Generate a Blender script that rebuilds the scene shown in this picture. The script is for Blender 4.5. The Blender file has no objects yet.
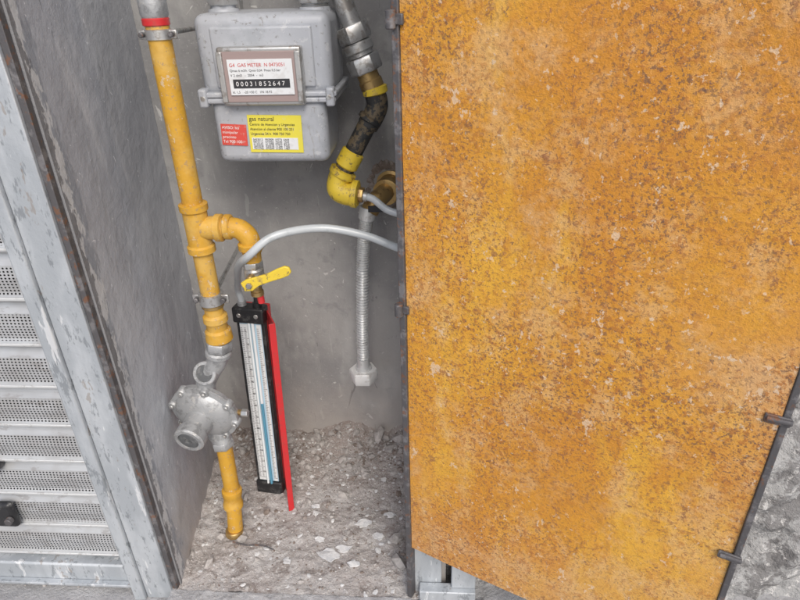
import bpy, bmesh, math, random
from mathutils import Matrix, Vector, noise
random.seed(7)
S=bpy.context.scene
S.view_settings.view_transform='Standard'; S.view_settings.look='None'; S.view_settings.exposure=0
COL=S.collection
V=Vector
# ---------------------------------------------------------------- materials
class M:
    def __init__(s,name,base,rough=.7,metal=0.,spec=.5):
        s.m=bpy.data.materials.new(name); s.m.use_nodes=True; s.nt=s.m.node_tree
        s.b=s.nt.nodes['Principled BSDF']; s.n=s.nt.nodes; s.l=s.nt.links
        s.b.inputs['Roughness'].default_value=rough; s.b.inputs['Metallic'].default_value=metal
        s.b.inputs['Specular IOR Level'].default_value=spec
        tc=s.n.new('ShaderNodeTexCoord'); s.tc=tc.outputs['Object']
        c=s.n.new('ShaderNodeRGB'); c.outputs[0].default_value=(*base,1); s.c=c.outputs[0]
        s.l.new(s.c,s.b.inputs['Base Color']); s.bumpn=None
    def vec(s,scale=(1,1,1),rot=(0,0,0)):
        mp=s.n.new('ShaderNodeMapping'); mp.inputs['Scale'].default_value=scale; mp.inputs['Rotation'].default_value=rot
        s.l.new(s.tc,mp.inputs[0]); return mp.outputs[0]
    def noise(s,scale,detail=5,rough=.6,vs=None,dist=0.):
        t=s.n.new('ShaderNodeTexNoise'); t.inputs['Scale'].default_value=scale; t.inputs['Detail'].default_value=min(detail,4)
        t.inputs['Roughness'].default_value=rough; t.inputs['Distortion'].default_value=dist
        s.l.new(s.vec(vs) if vs else s.tc,t.inputs['Vector']); return t.outputs['Fac']
    def vor(s,scale,vs=None,feat='F1',out='Distance'):
        t=s.n.new('ShaderNodeTexVoronoi'); t.feature=feat; t.inputs['Scale'].default_value=scale
        s.l.new(s.vec(vs) if vs else s.tc,t.inputs['Vector']); return t.outputs[out]
    def axis(s,i):
        t=s.n.new('ShaderNodeSeparateXYZ'); s.l.new(s.tc,t.inputs[0]); return t.outputs[i]
    def ramp(s,f,a,b,v0=0.,v1=1.):
        t=s.n.new('ShaderNodeMapRange'); t.interpolation_type='SMOOTHSTEP'
        for k,v in zip((1,2,3,4),(a,b,v0,v1)): t.inputs[k].default_value=v
        s.l.new(f,t.inputs[0]); return t.outputs[0]
    def math(s,op,a,b=None):
        t=s.n.new('ShaderNodeMath'); t.operation=op
        for i,x in enumerate((a,b)):
            if x is None: continue
            if isinstance(x,(int,float)): t.inputs[i].default_value=x
            else: s.l.new(x,t.inputs[i])
        return t.outputs[0]
    def mul(s,a,b): return s.math('MULTIPLY',a,b)
    def layer(s,mask,col,amt=1.):
        if amt!=1.: mask=s.mul(mask,amt)
        t=s.n.new('ShaderNodeMix'); t.data_type='RGBA'; s.l.new(mask,t.inputs['Factor']); s.l.new(s.c,t.inputs['A'])
        t.inputs['B'].default_value=(*col,1); s.c=t.outputs['Result']; s.l.new(s.c,s.b.inputs['Base Color']); return s
    def bump(s,h,dist,strength=1.):
        t=s.n.new('ShaderNodeBump'); t.inputs['Distance'].default_value=dist; t.inputs['Strength'].default_value=strength
        s.l.new(h,t.inputs['Height'])
        if s.bumpn: s.l.new(s.bumpn,t.inputs['Normal'])
        s.bumpn=t.outputs[0]; s.l.new(s.bumpn,s.b.inputs['Normal']); return s
    def rough(s,f,a,b): s.l.new(s.ramp(f,0,1,a,b),s.b.inputs['Roughness']); return s

def plaster(name,base,dark,light,edge=False):
    m=M(name,base,.95,0,.12)
    m.layer(m.ramp(m.noise(2.6,6,.65),.40,.60),dark,.8)
    m.layer(m.ramp(m.noise(6,7,.7,(1,1,.35)),.52,.66),light,.6)
    m.layer(m.ramp(m.noise(24,6,.7),.54,.70),dark,.5)
    m.layer(m.ramp(m.noise(160,4,.7),.58,.70),light,.45)
    m.layer(m.ramp(m.noise(11,3,.8,(5,5,.5),1.5),.65,.69),light,.4)
    m.layer(m.ramp(m.noise(13,3,.8,(1,1,1),3.0),.66,.69),tuple(c*1.35 for c in light),.7)
    m.layer(m.ramp(m.noise(7,3,.8,(4,4,.6),2.5),.665,.68),tuple(c*.55 for c in dark),.6)
    z=m.axis(2); k=m.math('ADD',z,m.mul(m.noise(10,6,.7),.30))
    m.layer(m.ramp(k,.38,.14),(.45,.41,.38),.65)
    m.layer(m.ramp(k,.18,.13),(.50,.45,.42),.75)
    if edge:
        y=m.axis(1); k=m.math('ADD',y,m.mul(m.noise(20,6,.75,(1,1,.4)),.13))
        m.layer(m.ramp(k,.850,.838),(.30,.32,.36),.75)
        m.layer(m.ramp(m.math('ADD',y,m.mul(m.noise(30,6,.75,(1,1,.5)),.10)),.822,.815),(.68,.69,.70),.8)
        m.layer(m.ramp(m.math('ADD',y,m.mul(m.noise(38,6,.8,(1,1,.5)),.06)),.789,.784),(.16,.16,.17),.8)
    m.bump(m.noise(60,8,.75),.003,.6); m.bump(m.noise(9,3,.5),.016,.45)
    return m.m
WALLB=plaster('plaster_back',(.40,.395,.39),(.26,.26,.265),(.50,.50,.49))
WALLL=plaster('plaster_side',(.54,.56,.60),(.42,.435,.475),(.66,.67,.70),True)
m=M('rough_render',(.38,.38,.38),.95,0,.15)
m.layer(m.ramp(m.noise(16,7,.75),.46,.56),(.20,.195,.195),.9); m.layer(m.ramp(m.noise(50,6,.8),.56,.61),(.60,.59,.58),.8)
m.layer(m.ramp(m.vor(70),.22,.12),(.14,.135,.13),.6)
m.bump(m.noise(45,8,.75),.01,.9); ROUGHW=m.m
m=M('floor_cement',(.46,.425,.41),.95,0,.15)
m.layer(m.ramp(m.noise(9,7,.7),.45,.58),(.56,.54,.53),.8); m.layer(m.ramp(m.noise(22,7,.75),.52,.62),(.31,.27,.25),.8)
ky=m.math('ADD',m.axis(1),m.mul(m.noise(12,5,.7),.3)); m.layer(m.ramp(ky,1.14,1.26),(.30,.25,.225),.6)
m.layer(m.ramp(m.noise(190,4,.7),.54,.64),(.70,.69,.68),.7); m.layer(m.ramp(m.vor(150),.18,.1),(.24,.22,.21),.7)
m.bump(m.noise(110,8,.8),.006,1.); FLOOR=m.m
m=M('street_concrete',(.40,.40,.41),.95,0,.15)
m.layer(m.ramp(m.noise(4,7,.7),.45,.62),(.5,.5,.51),.8); m.layer(m.ramp(m.noise(60,7,.75),.55,.66),(.25,.25,.25),.7)
m.layer(m.ramp(m.vor(110),.2,.12),(.6,.59,.57),.5); m.bump(m.noise(70,8,.8),.006,.9); GROUND=m.m
def stone(n,c,c2):
    m=M(n,c,.95,0,.15); m.layer(m.ramp(m.noise(60,5,.7),.45,.6),c2,.8); m.bump(m.noise(200,5,.7),.002,.8); return m.m
ST1=stone('stone_grey',(.47,.445,.43),(.33,.31,.295)); ST2=stone('stone_dark',(.22,.18,.155),(.36,.32,.30)); ST3=stone('plaster_chip',(.72,.72,.72),(.58,.59,.61))
# rust sheet
m=M('rusty_sheet',(.66,.31,.035),.62,0.,.4)
m.layer(m.ramp(m.noise(2.6,4,.6),.42,.62),(.58,.24,.03),.8)
m.layer(m.ramp(m.noise(5,6,.7,(1,1,.35)),.48,.62),(.76,.42,.05),.8)
nz=m.noise(4,5,.6)
m.layer(m.ramp(m.math('ADD',m.axis(2),m.mul(nz,.55)),.64,.32),(.52,.28,.16),.6)
m.layer(m.ramp(m.math('ADD',m.axis(0),m.mul(nz,.5)),.60,.78),(.52,.28,.17),.5)
m.layer(m.ramp(m.noise(13,5,.75),.46,.64),(.72,.50,.28),.38)
big=m.ramp(m.noise(4.5,5,.6),.36,.60,.35,1)
n90=m.noise(95,5,.8)
m.layer(m.mul(m.ramp(n90,.515,.58),big),(.40,.15,.035),.8)
m.layer(m.mul(m.ramp(m.noise(230,4,.75),.535,.59),big),(.16,.09,.06),.8)
m.layer(m.ramp(m.noise(34,7,.85),.60,.64),(.27,.12,.06),.65)
m.layer(m.ramp(m.noise(130,4,.8,(1,1,.8)),.625,.655),(.13,.09,.08),.7)
m.layer(m.ramp(m.noise(31,6,.80,(1,1,.75)),.622,.645),(.70,.53,.37),.7)
m.layer(m.mul(m.ramp(m.noise(85,5,.75),.605,.640),m.ramp(m.noise(4,3,.5),.35,.6)),(.74,.60,.45),.7)
m.layer(m.ramp(m.noise(16,4,.8,(.25,1,4.5),1.0),.68,.695),(.15,.08,.05),.7)
m.bump(n90,.0022,.9); m.bump(m.noise(6,3,.5),.007,.45)
m.rough(n90,.38,.8); RUST=m.m
m=M('old_steel',(.13,.125,.13),.6,.5,.5); m.layer(m.ramp(m.noise(40,6,.7),.5,.62),(.26,.25,.255),.8); m.layer(m.ramp(m.noise(70,6,.7),.56,.64),(.26,.12,.06),.7)
m.bump(m.noise(200,5,.7),.001,.6); OLDST=m.m
m=M('galvanised',(.42,.45,.48),.55,.3,.4)
m.layer(m.ramp(m.noise(18,5,.6,(1,1,.3)),.42,.62),(.56,.59,.62),.8); m.layer(m.ramp(m.noise(70,6,.75,(1,1,.3)),.55,.63),(.24,.26,.28),.75)
m.layer(m.ramp(m.noise(40,6,.75,(1,1,.15)),.61,.64),(.78,.79,.80),.7); m.layer(m.ramp(m.noise(25,6,.8,(1,1,.4)),.62,.65),(.30,.25,.21),.55)
m.bump(m.noise(120,5,.7),.001,.7); m.bump(m.noise(10,3,.6),.004,.4); GALV=m.m
m=M('perforated_aluminium',(.55,.56,.57),.45,.45,.5)
m.layer(m.ramp(m.noise(12,5,.6,(.3,1,3)),.5,.7),(.43,.435,.44),.7); m.layer(m.ramp(m.noise(60,5,.7,(.4,1,1)),.56,.66),(.32,.30,.29),.6); m.layer(m.ramp(m.noise(5,5,.7),.5,.65),(.40,.39,.38),.5)
PITCH=.081; Z0=.055
zz=m.math('FRACT',m.math('DIVIDE',m.math('SUBTRACT',m.axis(2),Z0),PITCH))
band=m.mul(m.ramp(zz,.22,.225),m.ramp(zz,.80,.795))
hx=m.math('SUBTRACT',m.math('FRACT',m.math('DIVIDE',m.axis(0),.0062)),.5); hz=m.math('SUBTRACT',m.math('FRACT',m.math('DIVIDE',m.axis(2),.0052)),.5)
r2=m.math('ADD',m.mul(hx,hx),m.mul(hz,hz)); hole=m.mul(m.ramp(r2,.085,.06),band)
tr=m.n.new('ShaderNodeBsdfTransparent'); mx=m.n.new('ShaderNodeMixShader'); out=m.n['Material Output']
m.l.new(hole,mx.inputs[0]); m.l.new(m.b.outputs[0],mx.inputs[1]); m.l.new(tr.outputs[0],mx.inputs[2]); m.l.new(mx.outputs[0],out.inputs[0])
PERF=m.m
m=M('yellow_paint',(.60,.33,.035),.5,0,.45); m.layer(m.ramp(m.noise(30,5,.65),.45,.7),(.50,.25,.03),.8); m.layer(m.ramp(m.noise(14,5,.65),.48,.66),(.64,.43,.13),.6); m.layer(m.ramp(m.noise(110,6,.75),.585,.64),(.34,.24,.15),.75); m.layer(m.ramp(m.noise(60,6,.75),.61,.65),(.60,.52,.40),.6)
m.bump(m.noise(70,5,.7),.0016,.9); YEL=m.m
m=M('bright_yellow_paint',(.75,.55,.05),.4,0,.5); m.layer(m.ramp(m.noise(40,6,.75),.53,.60),(.5,.34,.08),.65); m.layer(m.ramp(m.noise(80,6,.75),.57,.64),(.16,.12,.07),.8); m.bump(m.noise(90,5,.6),.001,.6); YEL2=m.m
m=M('grey_meter_paint',(.44,.46,.50),.45,.05,.45); m.layer(m.ramp(m.noise(14,6,.7),.48,.66),(.34,.36,.39),.6); m.layer(m.ramp(m.noise(120,6,.75),.60,.65),(.20,.19,.18),.65); m.layer(m.ramp(m.noise(45,6,.75),.59,.65),(.6,.61,.62),.55); m.layer(m.ramp(m.noise(20,4,.8,(3,3,.5)),.62,.66),(.30,.28,.25),.5)
m.bump(m.noise(150,4,.6),.0006,.6); m.bump(m.noise(18,3,.5),.004,.35); MET=m.m
m=M('cast_aluminium',(.46,.47,.48),.5,.5,.5); m.layer(m.ramp(m.noise(40,6,.7),.48,.62),(.28,.285,.29),.8); m.layer(m.ramp(m.noise(90,6,.75),.57,.63),(.60,.58,.55),.6); m.bump(m.noise(260,4,.6),.0008,.8); CAST=m.m
m=M('zinc_fitting',(.58,.58,.57),.38,.75,.5); m.layer(m.ramp(m.noise(60,6,.7),.5,.62),(.36,.33,.30),.8); m.bump(m.noise(200,4,.6),.0006,.5); ZINC=m.m
m=M('pale_zinc',(.70,.71,.71),.4,.45,.5); m.layer(m.ramp(m.noise(60,6,.7),.53,.65),(.45,.44,.42),.65); ZINC2=m.m
m=M('white_zinc',(.80,.80,.79),.45,.15,.5); m.layer(m.ramp(m.noise(60,6,.7),.55,.65),(.55,.53,.5),.6); ZINC3=m.m
m=M('brass',(.50,.34,.14),.4,.75,.5); m.layer(m.ramp(m.noise(60,6,.7),.5,.62),(.25,.15,.07),.8); BRASS=m.m
m=M('black_plastic',(.02,.02,.022),.4,0,.5); m.layer(m.ramp(m.noise(60,6,.7),.52,.66),(.09,.09,.09),.7); BLK=m.m
m=M('dark_grey_cap',(.10,.105,.11),.5,0,.5); m.layer(m.ramp(m.noise(60,6,.7),.52,.66),(.2,.2,.2),.7); CAPG=m.m
m=M('red_enamel',(.58,.03,.035),.35,0,.5); m.layer(m.ramp(m.noise(60,6,.7),.52,.64),(.42,.06,.05),.7); RED=m.m
m=M('red_label',(.65,.08,.06),.5); m.layer(m.ramp(m.noise(90,6,.7),.56,.66),(.6,.35,.32),.6); REDL=m.m
m=M('yellow_label',(.75,.66,.07),.5); m.layer(m.ramp(m.noise(90,6,.7),.56,.66),(.65,.6,.35),.6); YLAB=m.m
m=M('white_plate',(.74,.76,.78),.45); m.layer(m.ramp(m.noise(50,5,.7),.52,.66),(.6,.6,.6),.6); WHT=m.m
m=M('bluewhite_scale',(.46,.64,.76),.4); SCALE=m.m
BLUE=M('blue_liquid',(.10,.30,.44),.15).m
INK=M('ink',(.03,.03,.035),.6).m; INKR=M('ink_red',(.55,.04,.03),.6).m; INKW=M('ink_white',(.8,.8,.8),.6).m
GREY=M('gauge_grey',(.34,.26,.25),.5).m
m=M('translucent_hose',(.52,.55,.57),.3,0,.6); m.layer(m.ramp(m.noise(40,4,.6),.5,.7),(.38,.41,.42),.7); HOSE=m.m
m=M('tube_plastic',(.78,.83,.86),.12,0,.5); GLASS=m.m
DARK=M('interior_shade',(.02,.02,.022),.9).m  # near-black colour stands in for the unlit space behind the shutter
m=M('pipe_wrap_black',(.03,.03,.03),.6); m.layer(m.ramp(m.noise(60,6,.7),.5,.58),(.16,.12,.07),.8); m.bump(m.noise(90,5,.6),.002,.8); WRAP=m.m

# ---------------------------------------------------------------- geometry
def grp(name,mat=None):
    e=bpy.data.objects.new(name,None); COL.objects.link(e); e.empty_display_size=.05
    if mat: e.matrix_world=mat
    return e
def fin(bm,name,mat,par,bevel=0,smooth=False,seg=2):
    bmesh.ops.recalc_face_normals(bm,faces=bm.faces)
    me=bpy.data.meshes.new(name); bm.to_mesh(me); bm.free(); me.materials.append(mat)
    o=bpy.data.objects.new(name,me); COL.objects.link(o)
    if par: o.parent=par
    if smooth:
        for p in me.polygons: p.use_smooth=True
        try: me.set_sharp_from_angle(angle=math.radians(38))
        except Exception: pass
    if bevel:
        b=o.modifiers.new('bev','BEVEL'); b.width=bevel; b.segments=seg; b.limit_method='ANGLE'; b.angle_limit=math.radians(35)
        if seg>1:
            for p in me.polygons: p.use_smooth=True
            try: me.set_sharp_from_angle(angle=math.radians(60))
            except Exception: pass
    return o
def addbox(bm,x0,x1,y0,y1,z0,z1):
    vs=[bm.verts.new((x,y,z)) for x in(x0,x1) for y in(y0,y1) for z in(z0,z1)]
    for f in((0,1,3,2),(4,6,7,5),(0,4,5,1),(2,3,7,6),(0,2,6,4),(1,5,7,3)): bm.faces.new([vs[i] for i in f])
def box(name,par,mat,x0,x1,y0,y1,z0,z1,bevel=0,seg=2):
    bm=bmesh.new(); addbox(bm,x0,x1,y0,y1,z0,z1); return fin(bm,name,mat,par,bevel,False,seg)
def smoothpts(pts,n=8):
    P=[V(p) for p in pts]; out=[]
    Q=[P[0]*2-P[1]]+P+[P[-1]*2-P[-2]]
    for i in range(1,len(Q)-2):
        a,b,c,d=Q[i-1:i+3]
        for k in range(n):
            t=k/n; out.append(.5*((2*b)+(c-a)*t+(2*a-5*b+4*c-d)*t*t+(3*b-a-3*c+d)*t**3))
    out.append(P[-1]); return out
def frame(d):
    d=d.normalized(); u=V((0,0,1)) if abs(d.z)<.9 else V((0,-1,0)); a=d.cross(u).normalized(); return a,a.cross(d).normalized()
def sweep(name,par,mat,pts,r,seg=20,sm=True,n=8,cap=True,rf=None):
    P=smoothpts(pts,n) if sm else [V(p) for p in pts]
    bm=bmesh.new(); rings=[]; N=len(P); a=None
    for i,p in enumerate(P):
        d=(P[min(i+1,N-1)]-P[max(i-1,0)]).normalized()
        if a is None: a,b=frame(d)
        else: a=(a-d*a.dot(d)).normalized(); b=a.cross(d)
        rr=r if not rf else rf(i/(N-1))
        rings.append([bm.verts.new(p+a*math.cos(t)*rr+b*math.sin(t)*rr) for t in [2*math.pi*k/seg for k in range(seg)]])
    for i in range(N-1):
        for k in range(seg): bm.faces.new((rings[i][k],rings[i][(k+1)%seg],rings[i+1][(k+1)%seg],rings[i+1][k]))
    if cap: bm.faces.new(rings[0]); bm.faces.new(rings[-1])
    return fin(bm,name,mat,par,0,True)
def lathe(name,par,mat,o,d,prof,seg=32,bevel=0,rot=0,flat=False):
    o=V(o); d=V(d).normalized(); a,b=frame(d); bm=bmesh.new(); rings=[]
    for h,r in prof:
        rings.append([bm.verts.new(o+d*h+(a*math.cos(t+rot)+b*math.sin(t+rot))*max(r,1e-5)) for t in [2*math.pi*k/seg for k in range(seg)]])
    for i in range(len(rings)-1):
        for k in range(seg): bm.faces.new((rings[i][k],rings[i][(k+1)%seg],rings[i+1][(k+1)%seg],rings[i+1][k]))
    bm.faces.new(rings[0]); bm.faces.new(rings[-1])
    return fin(bm,name,mat,par,bevel,not flat)
def hexn(name,par,mat,o,d,h,r,rot=0): return lathe(name,par,mat,o,d,[(0,r*.93),(h*.12,r),(h*.88,r),(h,r*.93)],6,.0007,rot,True)
def cyl(name,par,mat,p0,p1,r,seg=28,ch=.0012):
    p0,p1=V(p0),V(p1); L=(p1-p0).length; ch=min(ch,L*.3,r*.5)
    return lathe(name,par,mat,p0,p1-p0,[(0,r-ch),(ch,r),(L-ch,r),(L,r-ch)],seg)
def text(name,par,mat,s,loc,size,rot=(math.radians(90),0,0),sx=1):
    cu=bpy.data.curves.new(name,'FONT'); cu.body=s; cu.size=size; cu.materials.append(mat); cu.extrude=.0001
    o=bpy.data.objects.new(name,cu); COL.objects.link(o); o.location=loc; o.rotation_euler=rot; o.scale=(sx,1,1); o.parent=par; return o
def quadslab(name,par,mat,foot,z0,z1):
    bm=bmesh.new(); a=[bm.verts.new((x,y,z0)) for x,y in foot]; b=[bm.verts.new((x,y,z1)) for x,y in foot]; n=len(foot)
    for i in range(n): bm.faces.new((a[i],a[(i+1)%n],b[(i+1)%n],b[i]))
    bm.faces.new(a); bm.faces.new(b); return fin(bm,name,mat,par)

# ---------------------------------------------------------------- setting
ZT=1.9
bm=bmesh.new(); 
vs=[bm.verts.new(p) for p in((-150,-150,-.035),(150,-150,-.035),(150,150,-.035),(-150,150,-.035))]; bm.faces.new(vs)
fin(bm,'ground',GROUND,None)
def relief(name,mat,x0,x1,y0,y1,nx,ny,fz,par=None):
    bm=bmesh.new(); g=[[bm.verts.new((x0+(x1-x0)*i/nx,y0+(y1-y0)*j/ny,0)) for i in range(nx+1)] for j in range(ny+1)]
    for r in g:
        for v in r: v.co.z=fz(v.co.x,v.co.y)
    for j in range(ny):
        for i in range(nx): bm.faces.new((g[j][i],g[j][i+1],g[j+1][i+1],g[j+1][i]))
    return fin(bm,name,mat,par,0,True)
fb=lambda x,y,s,o=0:noise.fractal(V((x*s,y*s,o)),1,2,5)
relief('pavement',GROUND,-1.6,1.6,.05,.80,240,90,lambda x,y:-.020+.004*fb(x,y,8)+.0015*fb(x,y,50))
nb=grp('meter_niche')
quadslab('back_wall',nb,WALLB,[(-.66,1.18),(.10,1.18),(.10,1.30),(-.66,1.30)],-.1,ZT+.02)
quadslab('side_wall_left',nb,WALLL,[(-.500,.745),(-.555,1.179),(-.655,1.179),(-.572,.745)],-.1,ZT+.02)
quadslab('side_wall_right',nb,WALLB,[(.000,.766),(.02,.766),(.02,1.179),(.000,1.179)],-.1,ZT+.02)
box('ceiling',nb,WALLB,-.65,.02,.76,1.178,ZT,ZT+.1)
def nfz(x,y):
    b=max(0,(y-1.0)/.18); l=max(0,(-.42-x)/.12)
    return .005*fb(x,y,14)+.0025*fb(x,y,60)+.045*b*b*(.7+.6*fb(x,y,9,3))*(.6+.8*min(1,max(0,(x+.45)/.3)))+.010*l*l*(.5+fb(x,y,20))
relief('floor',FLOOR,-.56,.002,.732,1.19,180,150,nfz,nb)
relief('threshold',GROUND,-.515,-.045,.700,.7315,150,14,lambda x,y:.001+.003*fb(x,y,25)+.001*fb(x,y,90)-.02*max(0,(.706-y)/.006),nb)
fc=grp('building_facade')
box('wall_right',fc,ROUGHW,.021,3.5,.790,1.4,-.1,3.2)
box('wall_left',fc,ROUGHW,-4,-1.75,.772,1.4,-.1,3.2)
box('wall_above',fc,ROUGHW,-1.749,.0205,.773,1.4,ZT+.101,3.2)
bm=bmesh.new(); nx,nz_=170,140; g=[]
for j in range(nz_+1):
    r=[]
    for i in range(nx+1):
        x=.03+1.3*i/nx; z=-.04+1.0*j/nz_
        r.append(bm.verts.new((x,.772-.026*noise.fractal(V((x*10,z*10,2)),1,2,5)-.016*max(0,noise.noise(V((x*26,z*26,5)))),z)))
    g.append(r)
for j in range(nz_):
    for i in range(nx): bm.faces.new((g[j][i],g[j][i+1],g[j+1][i+1],g[j+1][i]))
fin(bm,'rough_render_coat',ROUGHW,fc,0,True)
# ---------------------------------------------------------------- frame
fr=grp('steel_door_frame')
box('jamb_plate',fr,GALV,-.566,-.513,.728,.744,-.02,ZT,.0015)
box('jamb_inner_lip',fr,OLDST,-.5125,-.503,.733,.7445,-.02,ZT,.001)
box('right_post',fr,GALV,-.040,.012,.748,.765,-.025,ZT,.002)
box('bottom_rail',fr,GALV,-.030,.075,.725,.747,-.02,.030,.002)
box('bottom_rail_web',fr,GALV,.030,.075,.735,.747,.031,.12,.002)
# ---------------------------------------------------------------- roller shutter
sh=grp('roller_shutter')
box('guide_rail_front',sh,GALV,-.590,-.567,.722,.740,-.02,ZT,.002)
box('guide_rail_back',sh,GALV,-.590,-.567,.790,.810,-.02,ZT,.002)
X0,X1=-1.70,-.578
prof=[(0,0),(.002,.004),(.0075,.006),(.012,.014),(.010,.018),(.0085,.022),(.0105,.045),(.008,.066),(.003,.074),(.001,.078),(0,.081)]
bm=bmesh.new(); k=0; prev=None; z=Z0
while z<ZT-.05:
    for (py,pz) in prof[:-1]:
        a=bm.verts.new((X0,.768-py,z+pz)); b=bm.verts.new((X1,.768-py,z+pz))
        if prev: bm.faces.new((prev[0],prev[1],b,a))
        prev=(a,b)
    z+=PITCH
fin(bm,'slats',PERF,sh,0,False)
bm=bmesh.new(); z=Z0
while z<ZT-.05:
    y=.768-.0125; addbox(bm,X0,X1,y-.0025,y+.001,z+.0105,z+.0150); z+=PITCH
fin(bm,'slat_ridges',ZINC2,sh,.0008)
box('bottom_bar',sh,GALV,X0,X1,.742,.775,-.003,.052,.004)
box('bottom_bar_lip',sh,GALV,X0,X1,.730,.7415,.004,.010,.001)
box('interior_shade_sheet',sh,DARK,X0,X1,.86,.87,-.02,ZT)  # dark sheet added as painted shade, seen through the slat holes
lk=grp('shutter_lock')
lathe('lock_body',lk,BLK,(-.792,.760,.305),(0,-1,0),[(0,.022),(.018,.021),(.022,.017),(.022,.008),(.018,.008)],28)
box('hasp',lk,BLK,-.82,-.777,.738,.753,.155,.215,.008,3)
cyl('hasp_pin',lk,OLDST,(-.785,.738,.18),(-.785,.728,.18),.007)
# ---------------------------------------------------------------- rusty door
H=V((-.046,.735,0)); d=V((.42,-.205,0)).normalized(); nrm=V((d.y,-d.x,0))
DM=Matrix(((d.x,-nrm.x,0,H.x),(d.y,-nrm.y,0,H.y),(0,0,1,0),(0,0,0,1)))
dr=grp('rusty_metal_door',DM); Wd=.470
bm=bmesh.new(); nx,nz_=60,200; F=[];B=[]
for j in range(nz_+1):
    r=[];r2=[]
    for i in range(nx+1):
        x=.004+(Wd-.008)*i/nx; z=.142+(ZT-.18)*j/nz_
        y=.0025*noise.noise(V((x*5,z*4,1)))+.0008*noise.noise(V((x*25,z*25,4)))
        r.append(bm.verts.new((x,y,z))); r2.append(bm.verts.new((x,y+.0025,z)))
    F.append(r);B.append(r2)
for G in(F,B):
    for j in range(nz_):
        for i in range(nx): bm.faces.new((G[j][i],G[j][i+1],G[j+1][i+1],G[j+1][i]))
for j in range(nz_):
    for i in(0,nx): bm.faces.new((F[j][i],F[j+1][i],B[j+1][i],B[j][i]))
for i in range(nx):
    for j in(0,nz_): bm.faces.new((F[j][i],F[j][i+1],B[j][i+1],B[j][i]))
fin(bm,'sheet',RUST,dr,0,True)
box('stile_hinge',dr,OLDST,-.006,.0035,-.004,.012,.003,ZT-.03,.0012)
box('stile_free',dr,OLDST,Wd-.0035,Wd+.004,-.003,.024,.138,ZT-.03,.0012)
box('rail_bottom',dr,OLDST,.004,Wd-.004,.004,.024,.137,.1415,.001)
box('stile_back',dr,OLDST,.030,.040,.0035,.020,.145,ZT-.04,.001)
for i,z in enumerate((.395,.615,1.1)):
    cyl('weld_tab_%d'%i,dr,OLDST,(Wd-.018,-.004,z),(Wd+.007,-.005,z+.002),.0035,12)
    box('weld_plate_%d'%i,dr,OLDST,Wd-.020,Wd+.006,-.0045,-.0005,z-.006,z+.006,.0015)
for i,z in enumerate((.635,1.005)):
    cyl('hinge_%d'%i,dr,OLDST,(-.004,-.008,z-.010),(-.004,-.008,z+.010),.006,16)
    box('hinge_tab_%d'%i,dr,OLDST,.000,.010,-.006,-.001,z-.006,z+.006,.0015)
# ---------------------------------------------------------------- gas meter
gm=grp('gas_meter'); cx=-.270
def rbox(name,mat,x0,x1,y0,y1,z0,z1,r,par=gm): return box(name,par,mat,x0,x1,y0,y1,z0,z1,r,5)
rbox('upper_case',MET,cx-.104,cx+.106,.978,1.11,.884,1.003,.016)
rbox('lower_case',MET,cx-.094,cx+.092,.975,1.10,.776,.880,.014)
rbox('flange_top',MET,cx-.110,cx+.112,.967,1.12,.8825,.891,.003)
rbox('flange_bottom',MET,cx-.108,cx+.110,.968,1.119,.8735,.882,.003)
for i in range(6):
    hexn('flange_bolt_%d'%i,gm,ZINC,(cx-.1+.04*i,.9665,.8825),(0,-1,0),.004,.0045)
for sx in(-.101,.102): rbox('flange_lug',MET,cx+sx-.007,cx+sx+.007,.963,.985,.868,.897,.004)
rbox('upper_panel',MET,cx-.078,cx+.080,.9745,.985,.896,.985,.004)
rbox('index_frame',ZINC,cx-.066,cx+.064,.958,.976,.872,.958,.004)
box('index_bezel',gm,GREY,cx-.060,cx+.058,.9555,.9575,.878,.952,.001)
box('index_plate',gm,WHT,cx-.050,cx+.050,.9535,.9552,.889,.941,.0005)
for i,(s,z,sz,mt) in enumerate((("G4  GAS METER  N 0473051",.9305,.0072,INKR),("Qmax 6 m3/h  Qmin 0,04  Pmax 0,5 bar",.9235,.0048,INK),("V 2 dm3   -  2004  -  m3",.9165,.0052,INK),("kl. 1,5    -20 +50 C   I/N 18.92",.892,.0050,INK))):
    text('index_text_%d'%i,gm,mt,s,(cx-.047,.9533,z),sz)
box('counter_window',gm,INK,cx-.044,cx+.044,.9530,.9534,.8995,.9125)
text('counter_digits',gm,INKW,"0 0 0 3 1 8 5 2 6 4 7",(cx-.040,.9528,.9028),.0092)
rbox('index_glass_rim_left',ZINC,cx-.0655,cx-.056,.9525,.9578,.878,.952,.002)
rbox('index_glass_rim_right',ZINC,cx+.054,cx+.0635,.9525,.9578,.878,.952,.002)
la=grp('yellow_label_group'); la.parent=gm; la.location=(cx-.038,.9733,.7955); la.rotation_euler=(0,math.radians(1.2),0)
box('yellow_label',la,YLAB,0,.088,0,.0008,0,.060)
for i,(s,z,sz) in enumerate((("gas natural",.051,.0095),("Centro de Atencion y Urgencias",.0435,.0056),("Atencion al cliente 900 100 251",.036,.0056),("Urgencias 24 h  900 750 750",.0285,.0056))):
    text('yl_text_%d'%i,la,INK,s,(.003,-.0004,z),sz)
box('barcode_field',la,WHT,.004,.080,-.0005,-.0001,.005,.024)
for i in range(5): text('yl_row_%d'%i,la,INK,"%07d   %06d  %05d  %04d"%(random.randint(1,9999999),random.randint(1,999999),random.randint(1,99999),random.randint(1,9999)),(.006,-.0008,.0195-.0036*i),.0046)
lb=grp('red_label_group'); lb.parent=gm; lb.location=(cx-.084,.9733,.808); lb.rotation_euler=(0,math.radians(3),0)
box('red_label',lb,REDL,0,.042,0,.0008,0,.034)
for i,s in enumerate(("AVISO: no","manipular","precinto","Tel 900 100")): text('rl_text_%d'%i,lb,INKW,s,(.002,-.0004,.0265-.0075*i),.0065)
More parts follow.
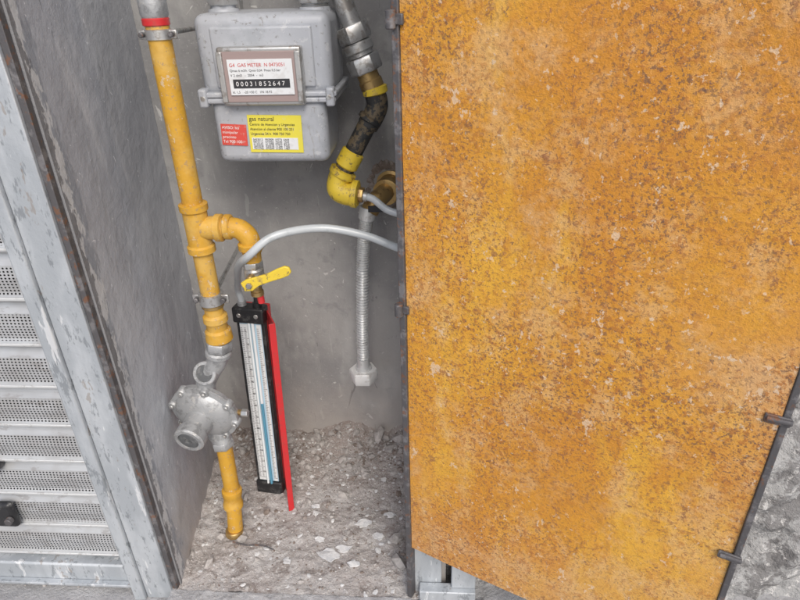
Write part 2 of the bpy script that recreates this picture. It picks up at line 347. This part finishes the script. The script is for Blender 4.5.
for nm,x in(('inlet',cx-.072),('outlet',cx+.075)):
    lathe(nm+'_boss',gm,MET,(x,1.045,.998),(0,0,1),[(0,.026),(.008,.024),(.010,.020),(.03,.020)],32)
    hexn(nm+'_nut',gm,ZINC,(x,1.045,1.012),(0,0,1),.03,.027,.2)
    lathe(nm+'_pipe',gm,ZINC,(x,1.045,1.04),(0,0,1),[(0,.017),(.45,.017)],24)
for k in range(4): lathe('thread_%d'%k,gm,ZINC,(cx+.075,1.045,1.0+.003*k),(0,0,1),[(0,.021),(.0008,.0225),(.0016,.021)],32)
# ---------------------------------------------------------------- yellow gas pipe
yp=grp('yellow_gas_pipe'); Y=.89; px=-.388; R0=.0162
cyl('riser',yp,YEL,(-.389,Y,ZT),(px,Y,.50),R0)
lathe('top_coupling',yp,CAST,(-.389,Y,1.004),(0,0,1),[(0,.017),(.004,.019),(.03,.019),(.034,.017),(.05,.017),(.052,.0225),(.09,.0225)],32)
cyl('top_seal',yp,RED,(-.389,Y,.994),(-.389,Y,1.004),.0185)
def clamp(z,rr,par,h=.007,e=.006):
    lathe('clamp_band',par,ZINC,(px,Y,z-h),(0,0,1),[(0,rr),(.001,rr+.0015),(2*h-.001,rr+.0015),(2*h,rr)],32)
    for s in(-1,1):
        c=V((px+s*(rr+.004),Y-.002,z)); box('clamp_ear',par,ZINC,c.x-e,c.x+e,c.y-.003,c.y+.003,z-e,z+e,.0015)
        cyl('clamp_screw',par,OLDST,(c.x,c.y-.003,z),(c.x,c.y-.012,z),e*.6,12)
    cyl('clamp_rod',par,ZINC,(px,Y+rr,z),(px-.03,1.185,z-.01),.004,12)
clamp(.983,.017,yp); clamp(.566,.0195,yp,.010,.008)
lathe('clamp_rubber',yp,BRASS,(px,Y,.549),(0,0,1),[(0,.0175),(.001,.0192),(.006,.0192),(.007,.0175)],28)
lathe('tee_run',yp,YEL,(px,Y,.652),(0,0,1),[(0,.0185),(.002,.0225),(.012,.0225),(.015,.0195),(.071,.0195),(.074,.0225),(.084,.0225),(.086,.0185)],32)
lathe('tee_branch',yp,YEL,(px+.01,Y,.695),(1,0,0),[(0,.019),(.020,.019),(.0215,.0225),(.031,.0225),(.033,.018)],32)
sweep('branch',yp,YEL,[(px+.03,Y,.695),(-.335,Y-.001,.696),(-.318,Y-.002,.693),(-.306,Y-.003,.681),(-.303,Y-.004,.668),(-.303,Y-.005,.655)],.0165)
lathe('elbow_ring_in',yp,YEL,(-.343,Y,.6965),(1,0,0),[(0,.018),(.002,.0205),(.010,.0205),(.012,.018)],32)
lathe('elbow_ring_out',yp,YEL,(-.303,Y-.0045,.672),(0,0,-1),[(0,.018),(.002,.0205),(.011,.0205),(.013,.018)],32)
cyl('branch_tail',yp,YEL,(-.303,Y-.005,.66),(-.304,Y-.006,.632),.0150)
lathe('reducer',yp,YEL,(px,Y,.535),(0,0,-1),[(0,.017),(.004,.021),(.014,.0215),(.018,.0185),(.030,.0185),(.034,.0225),(.052,.024),(.056,.020)],32)
# ---------------------------------------------------------------- valve
vl=grp('ball_valve'); vx,vy=-.304,.884
hexn('body_top',vl,ZINC,(vx,vy,.640),(0,0,-1),.012,.0175)
lathe('body',vl,ZINC,(vx,vy,.628),(0,0,-1),[(0,.013),(.004,.0165),(.018,.0165),(.022,.013)],28)
hexn('body_bottom',vl,ZINC,(vx,vy,.606),(0,0,-1),.010,.0165)
lathe('spout',vl,BRASS,(vx,vy,.596),(0,0,-1),[(0,.009),(.012,.009),(.013,.011),(.020,.011)],20)
cyl('stem',vl,BRASS,(vx,vy-.014,.617),(vx,vy-.030,.617),.006)
bm=bmesh.new()
path=[(vx-.012,.606,.0075),(vx,.610,.0105),(vx+.014,.617,.0075),(vx+.035,.624,.007),(vx+.052,.631,.0085),(vx+.064,.636,.0082),(vx+.070,.638,.004)]
prev=None
for x,z,w in path:
    ring=[bm.verts.new((x-w*.35,vy-.033,z+w)),bm.verts.new((x+w*.35,vy-.033,z-w)),bm.verts.new((x+w*.35,vy-.0275,z-w)),bm.verts.new((x-w*.35,vy-.0275,z+w))]
    if prev:
        for k in range(4): bm.faces.new((prev[k],prev[(k+1)%4],ring[(k+1)%4],ring[k]))
    else: bm.faces.new(ring)
    prev=ring
bm.faces.new(prev); fin(bm,'lever',YEL2,vl,.0018,False,3)
cyl('lever_nut',vl,ZINC,(vx,vy-.033,.6105),(vx,vy-.039,.6105),.0055,6)
cyl('red_cap',vl,RED,(vx+.004,vy,.577),(vx+.005,vy,.560),.006)
# ---------------------------------------------------------------- regulator
rg=grp('gas_pressure_regulator')
hexn('union_nut_top',rg,CAST,(px-.002,Y,.480),(-.15,0,-1),.020,.0245)
lathe('union_ring',rg,CAST,(px-.006,Y,.459),(-.2,0,-1),[(0,.020),(.003,.0235),(.010,.0235),(.013,.018)],32)
sweep('neck',rg,CAST,[(px-.007,Y,.450),(-.402,Y,.432),(-.418,Y,.410),(-.430,Y,.386),(-.438,Y,.35)],.0185)
lathe('seal_cup',rg,CAST,(-.421,Y-.004,.412),(-.05,-.75,.35),[(0,.022),(.014,.0225),(.016,.021),(.016,.016),(.012,.015)],32)
lathe('seal_disc',rg,CAPG,(-.421,Y-.004,.412),(-.05,-.75,.35),[(.012,.0148),(.0135,.0148)],32)
c=V((-.443,.885,.318)); ax=V((-.14,-1,-.16)).normalized()
lathe('diaphragm_case_back',rg,CAST,c+ax*-.034,ax,[(0,.024),(.006,.040),(.018,.054),(.024,.058),(.025,.066),(.032,.067)],48)
lathe('diaphragm_case_front',rg,CAST,c,ax,[(-.001,.067),(.004,.0665),(.0055,.058),(.013,.054),(.020,.042),(.024,.030)],48)
lathe('spring_tower',rg,CAST,c+ax*.016,ax,[(0,.032),(.005,.0275),(.034,.0260),(.036,.0290),(.052,.0290),(.055,.026),(.055,.020),(.050,.019)],36)
lathe('spring_cap',rg,CAPG,c+ax*.064,ax,[(0,.0195),(.005,.0195),(.007,.017),(.007,.007),(.004,.006)],32)
a,b=frame(ax)
for i in range(8):
    t=2*math.pi*(i+.35)/8; q=c+(a*math.cos(t)+b*math.sin(t))*.0625
    lathe('lug_%d'%i,rg,CAST,q-ax*.007,ax,[(0,.0085),(.014,.0085),(.016,.007)],16)
    cyl('screw_%d'%i,rg,ZINC,q+ax*.009,q+ax*.013,.0045,12)
cyl('plug_side',rg,BRASS,c+V((.050,0,.002)),c+V((.080,-.004,.004)),.0055,16)
cyl('plug_side_head',rg,ZINC,c+V((.073,-.003,.003)),c+V((.086,-.005,.004)),.0075,6)
sweep('outlet',rg,CAST,[(-.440,.892,.30),(-.430,.890,.268),(-.422,.888,.245)],.020)
hexn('outlet_nut',rg,CAST,(-.4235,.888,.250),(.08,0,-1),.018,.023)
cyl('lower_pipe',yp,YEL,(-.421,.887,.238),(-.4235,.885,.105),.0158)
lathe('lower_coupling',yp,YEL,(-.4235,.885,.118),(-.05,-.1,-1),[(0,.016),(.003,.0205),(.014,.0205),(.017,.0185),(.034,.0185),(.037,.0205),(.046,.0205),(.049,.016)],32)
cyl('stub_pipe',yp,YEL,(-.425,.881,.075),(-.430,.868,-.02),.0158)
lathe('stub_ring',yp,BRASS,(-.4297,.869,.014),(-.05,-.13,-1),[(0,.017),(.002,.0185),(.012,.0185),(.014,.015)],28)
# ---------------------------------------------------------------- manometer
b0=V((-.380,1.000,.0)); t0=V((-.372,1.030,.478)); up=(t0-b0).normalized(); rt=V((1,-.12,0)); rt=(rt-up*rt.dot(up)).normalized()
ba=up.cross(rt)
MM=Matrix(((rt.x,ba.x,up.x,b0.x),(rt.y,ba.y,up.y,b0.y),(rt.z,ba.z,up.z,b0.z),(0,0,0,1)))
mn=grp('u_tube_manometer',MM)
HH=.476; w=.030
box('back_case',mn,RED,-w-.003,w+.003,.004,.022,.006,HH-.004,.002)
box('black_body',mn,BLK,-w,w,-.010,.0035,.004,HH-.03,.002)
box('scale_plate',mn,SCALE,-w+.007,w-.007,-.0125,-.0105,.035,HH-.036,.0008)
box('white_strip_l',mn,WHT,-.022,-.0055,-.0138,-.0128,.037,HH-.038,.0004)
box('white_strip_r',mn,WHT,.013,.022,-.0138,-.0128,.037,HH-.038,.0004)
bm=bmesh.new(); n=0; z=.045
while z<HH-.045:
    L=.008 if n%10==0 else (.006 if n%5==0 else .004)
    for xa in(-.0135,-.021,.0135): addbox(bm,xa,xa+L,-.0143,-.0139,z,z+.0006)
    z+=.003; n+=1
fin(bm,'scale_ticks',INK,mn)
z=.06; n=0
while z<HH-.05: text('scale_no_%d'%n,mn,INK,str(abs(12-n)*10),(-.0125,-.0145,z),.0065); z+=.03; n+=1
cyl('tube_left',mn,GLASS,(-.0010,-.016,.03),(-.0010,-.016,HH-.03),.0026,14)
cyl('tube_right_liquid',mn,BLUE,(.0070,-.016,.03),(.0070,-.016,.25),.0030,14)
cyl('tube_right',mn,GLASS,(.0070,-.016,.25),(.0070,-.016,HH-.03),.0031,14)
box('cap_top',mn,BLK,-w-.003,w+.003,-.020,.010,HH-.034,HH,.004,3)
box('cap_bottom',mn,BLK,-w-.001,w+.001,-.018,.006,.0,.034,.004,3)
for s in(-1,1):
    lathe('port_%d'%s,mn,CAST if s<0 else BLK,(s*.016,-.004,HH),(0,0,1),[(0,.009),(.008,.009),(.009,.006),(.018,.0055)],20)
    cyl('screw_%d'%s,mn,ZINC,(s*.018,-.020,HH-.016),(s*.018,-.0225,HH-.016),.0045,14)
cv=grp('cover'); cv.parent=mn; cv.location=(w+.004,0,0); cv.rotation_euler=(0,0,math.radians(-56))
box('cover_sheet',cv,RED,0,.062,-.0015,.0015,-.012,HH-.01,.0007)
box('cover_flange',cv,RED,.062,.0640,-.011,.0015,-.012,HH-.01,.0007)
# ---------------------------------------------------------------- outlet pipework
op=grp('outlet_pipework'); yb=1.06
P=[(-.175,yb,1.06),(-.158,yb,1.014),(-.133,yb,.956),(-.118,yb,.905),(-.104,yb,.862),(-.107,yb,.838)]
cyl('steel_pipe',op,ZINC,(-.19,yb-.005,1.12),(-.131,yb,.955),.016)
D1=(V(P[3])-V(P[1])).normalized()
hexn('nut_upper',op,ZINC,V((-.142,yb,.978)),D1,.026,.028,.3)
lathe('union_mid',op,ZINC,V((-.134,yb,.952)),D1,[(0,.022),(.003,.025),(.014,.025),(.017,.021),(.022,.021)],32)
hexn('nut_lower',op,ZINC,V((-.127,yb,.930)),D1,.026,.0285,.1)
lathe('thread',op,BRASS,V((-.119,yb,.905)),D1,[(0,.018),(.012,.018),(.014,.020),(.026,.020)],28)
sweep('elbow_upper',op,WRAP,[(-.114,yb,.890),(-.106,yb,.868),(-.104,yb,.850),(-.112,yb-.002,.832),(-.122,yb-.003,.818)],.0185)
D2=(V((-.192,yb-.012,.700))-V((-.112,yb-.003,.838))).normalized()
lathe('elbow_band',op,YEL2,V((-.108,yb,.883)),(.2,0,-1),[(0,.018),(.002,.0215),(.012,.0215),(.014,.018)],28)
lathe('elbow_band_2',op,WRAP,V((-.114,yb-.003,.834)),D2,[(0,.018),(.002,.021),(.008,.021),(.010,.017)],28)
p0=V((-.122,yb-.003,.820)); 
lathe('wrapped_pipe',op,WRAP,p0,D2,[(0,.0165),(.06,.0165)],24)
lathe('yellow_collar',op,YEL2,p0+D2*.052,D2,[(0,.017),(.003,.0205),(.030,.0205),(.033,.017)],28)
lathe('dark_collar',op,WRAP,p0+D2*.085,D2,[(0,.017),(.010,.017)],28)
e0=p0+D2*.092
sweep('yellow_elbow',op,YEL2,[e0,e0+D2*.018,e0+D2*.034+V((.006,-.004,-.004)),e0+D2*.038+V((.024,-.008,-.008)),e0+D2*.036+V((.042,-.010,-.010))],.021)
lathe('yellow_elbow_ring',op,YEL2,e0-D2*.002,D2,[(0,.019),(.002,.0245),(.012,.0245),(.014,.019)],28)
q=e0+D2*.036+V((.030,-.009,-.0085)); lathe('yellow_elbow_mouth',op,YEL2,q,(1,-.1,-.12),[(0,.019),(.002,.025),(.012,.025),(.014,.018)],28)
hexn('nipple_nut',op,BRASS,q+V((.013,-.001,-.0015)),(1,-.1,-.12),.010,.014)
bm=bmesh.new()
for i in range(26):
    t=2*math.pi*i/26; rr=.040+random.uniform(-.004,.006); rock(bm,V((-.097+rr*math.cos(t),1.178,.672+rr*math.sin(t))),.010) if False else None
    g_=bmesh.ops.create_icosphere(bm,subdivisions=1,radius=random.uniform(.006,.012))
    for v in g_['verts']: v.co=V((v.co.x*random.uniform(.8,1.3)-.097+rr*math.cos(t),1.180+v.co.y*.45,v.co.z*random.uniform(.8,1.3)+.672+rr*math.sin(t)))
fin(bm,'broken_mortar_ring',ST2,op)
lathe('wall_collar',op,BRASS,(-.095,1.181,.672),(-.12,-1,.0),[(0,.030),(.004,.030),(.006,.024),(.03,.022),(.032,.026),(.05,.026),(.052,.018)],32)
sweep('brass_elbow',op,BRASS,[(-.101,1.14,.672),(-.108,1.110,.672),(-.118,1.092,.668),(-.130,1.085,.650)],.018)
box('tag',op,INK,-.130,-.098,1.0655,1.0675,.655,.668,.001)
# flexible metal hose
fx=grp('flexible_metal_hose')
def rf(t): return .0118+.0016*math.sin(t*2*math.pi*62)
fpts=[(-.134,1.083,.648),(-.142,1.082,.60),(-.148,1.081,.54),(-.153,1.080,.46),(-.157,1.080,.38),(-.160,1.080,.30)]
sweep('corrugated_tube',fx,ZINC2,fpts,.0125,18,True,100,True,rf)
lathe('top_ferrule',fx,ZINC2,(-.131,1.084,.660),(-.18,0,-1),[(0,.0155),(.003,.0165),(.024,.0165),(.028,.012)],24)
lathe('bottom_ferrule',fx,ZINC2,(-.160,1.080,.315),(0,0,-1),[(0,.0135),(.02,.0145),(.022,.018),(.03,.018)],24)
hexn('bottom_nut',fx,ZINC3,(-.1605,1.080,.288),(0,0,-1),.030,.0315,0)
lathe('bottom_gasket',fx,OLDST,(-.1605,1.080,.258),(0,0,-1),[(0,.020),(.004,.020)],24)
# ---------------------------------------------------------------- clear hose: gauge port -> round behind the door -> nipple
hs=grp('clear_hose')
pt=MM@V((-.016,-.004,HH+.010))
sweep('tube',hs,HOSE,[pt,pt+V((0,-.008,.03)),(-.368,.975,.560),(-.336,.905,.620),(-.299,.855,.661),(-.257,.866,.690),(-.190,.900,.690),(-.120,.905,.676),(-.060,.905,.652),
   (-.024,.93,.64),(-.018,.97,.65),(-.030,1.0,.66),(-.060,1.015,.668),(-.090,1.02,.677),q*1.0 if False else V((-.140,1.035,.690)) if False else e0+D2*.036+V((.070,-.017,-.0165)),e0+D2*.036+V((.048,-.012,-.0115))],.0066,16,True,10)
sweep('spiral_clip',hs,ZINC,[e0+D2*.036+V((.045,-.011,-.0115)),e0+D2*.036+V((.060,-.014,-.0135))],.0088,14,False)
# ---------------------------------------------------------------- rubble
def rock(bm,c,r,flat=1.,sharp=.35):
    g=bmesh.ops.create_icosphere(bm,subdivisions=1,radius=r)
    e=V((random.uniform(.6,1.3),random.uniform(.6,1.3),random.uniform(.5,.9)*flat)); rot=Matrix.Rotation(random.uniform(0,6.3),3,'Z')@Matrix.Rotation(random.uniform(-.4,.4),3,'X')
    for v in g['verts']:
        k=1+random.uniform(-sharp,sharp); v.co=rot@V((v.co.x*e.x*k,v.co.y*e.y*k,v.co.z*e.z*k))+c
rb=grp('rubble')
for nm,mat,cnt,rmin,rmax,flat in(('grit',ST1,2400,.0008,.0035,1),('dark_grit',ST2,1400,.0008,.003,1),('stones',ST1,330,.003,.012,1),('dark_stones',ST2,140,.003,.010,1),('chips',ST3,420,.0015,.0075,.35)):
    bm=bmesh.new()
    for i in range(cnt):
        x=random.uniform(-.52,-.01); 
        y=1.17-abs(random.gauss(0,.12)) if random.random()<.55 else random.uniform(.735,1.17)
        if y<.735: continue
        if rmax>.008 and flat==1 and y<1.0 and random.random()<.5: continue
        r=rmin+(rmax-rmin)*random.random()**2.5
        rock(bm,V((x,y,nfz(x,y)+r*.25*flat)),r,flat)
    fin(bm,nm,mat,rb)
def flake(c,r):
    bm=bmesh.new(); n=13; a0=[]
    for i in range(n):
        k=random.uniform(.55,1.15); a0.append(bm.verts.new((c[0]+r*k*math.cos(2*math.pi*i/n)*1.3,c[1]+r*k*math.sin(2*math.pi*i/n)*.8,c[2]+random.uniform(0,.003))))
    b0_=[bm.verts.new(v.co+V((0,0,.003))) for v in a0]
    for i in range(n): bm.faces.new((a0[i],a0[(i+1)%n],b0_[(i+1)%n],b0_[i]))
    bm.faces.new(a0); bm.faces.new(b0_); fin(bm,'paint_flake',ST3,rb)
for (x,y,r) in((-.215,.82,.022),(-.190,.835,.013),(-.155,.90,.014),(-.245,.86,.009),(-.165,.80,.010),(-.30,.80,.007),(-.12,.87,.012),(-.35,.83,.006),(-.27,.95,.008),(-.10,.93,.010)): flake((x,y,nfz(x,y)+.001),r)
bm=bmesh.new()
for c,r in(((-.072,.80,.012),.020),((-.085,.86,.010),.014),((-.46,.79,.006),.012),((-.09,1.12,.05),.022),((-.14,1.14,.045),.018),((-.30,1.15,.03),.018),((-.41,.855,.004),.012),((-.455,.86,.004),.010)): rock(bm,V(c),r)
fin(bm,'concrete_chunks',ST1,rb)
# a thin twig of wire by the pipe foot
sweep('wire_scrap',rb,OLDST,[(-.425,.84,.010),(-.395,.835,.008),(-.360,.832,.012),(-.335,.826,.008)],.0016,8)
bm=bmesh.new()
for i in range(900):
    x=random.uniform(-1.2,1.2); y=random.uniform(.45,.75); r=.001+.006*random.random()**3
    if x>-.02: r*=2.2
    rock(bm,V((x,y,-.016)),r)
fin(bm,'street_grit',ST1,rb)

# ---------------------------------------------------------------- light
W=bpy.data.worlds.new("World"); S.world=W; W.use_nodes=True; nt=W.node_tree
sky=nt.nodes.new('ShaderNodeTexSky'); sky.sky_type='NISHITA'; sky.sun_disc=False
src=V((.26,-.78,.80)).normalized()
el=math.asin(src.z); az=math.atan2(src.x,src.y)
sky.sun_elevation=el; sky.sun_rotation=az; sky.air_density=1.0; sky.dust_density=3.0
bg=nt.nodes['Background']; bg.inputs['Strength'].default_value=.15; nt.links.new(sky.outputs[0],bg.inputs[0])
sl=bpy.data.lights.new('sun','SUN'); sl.energy=2.0; sl.angle=math.radians(32); sl.color=(1,.96,.89)
so=bpy.data.objects.new('sun',sl); COL.objects.link(so); so.rotation_euler=(-src).to_track_quat('-Z','Y').to_euler(); so.location=(0,-2,4)
# ---------------------------------------------------------------- camera
cd=bpy.data.cameras.new('camera'); co=bpy.data.objects.new('camera',cd); COL.objects.link(co)
cd.sensor_width=36; cd.lens=27; cd.clip_start=.02; cd.clip_end=600
Rm=Matrix.Rotation(math.radians(4.0),3,'Z')@Matrix.Rotation(math.radians(90-28.6),3,'X')@Matrix.Rotation(math.radians(-1.6),3,'Z')
co.matrix_world=Matrix.Translation((0,0,1.05))@Rm.to_4x4()
S.camera=co
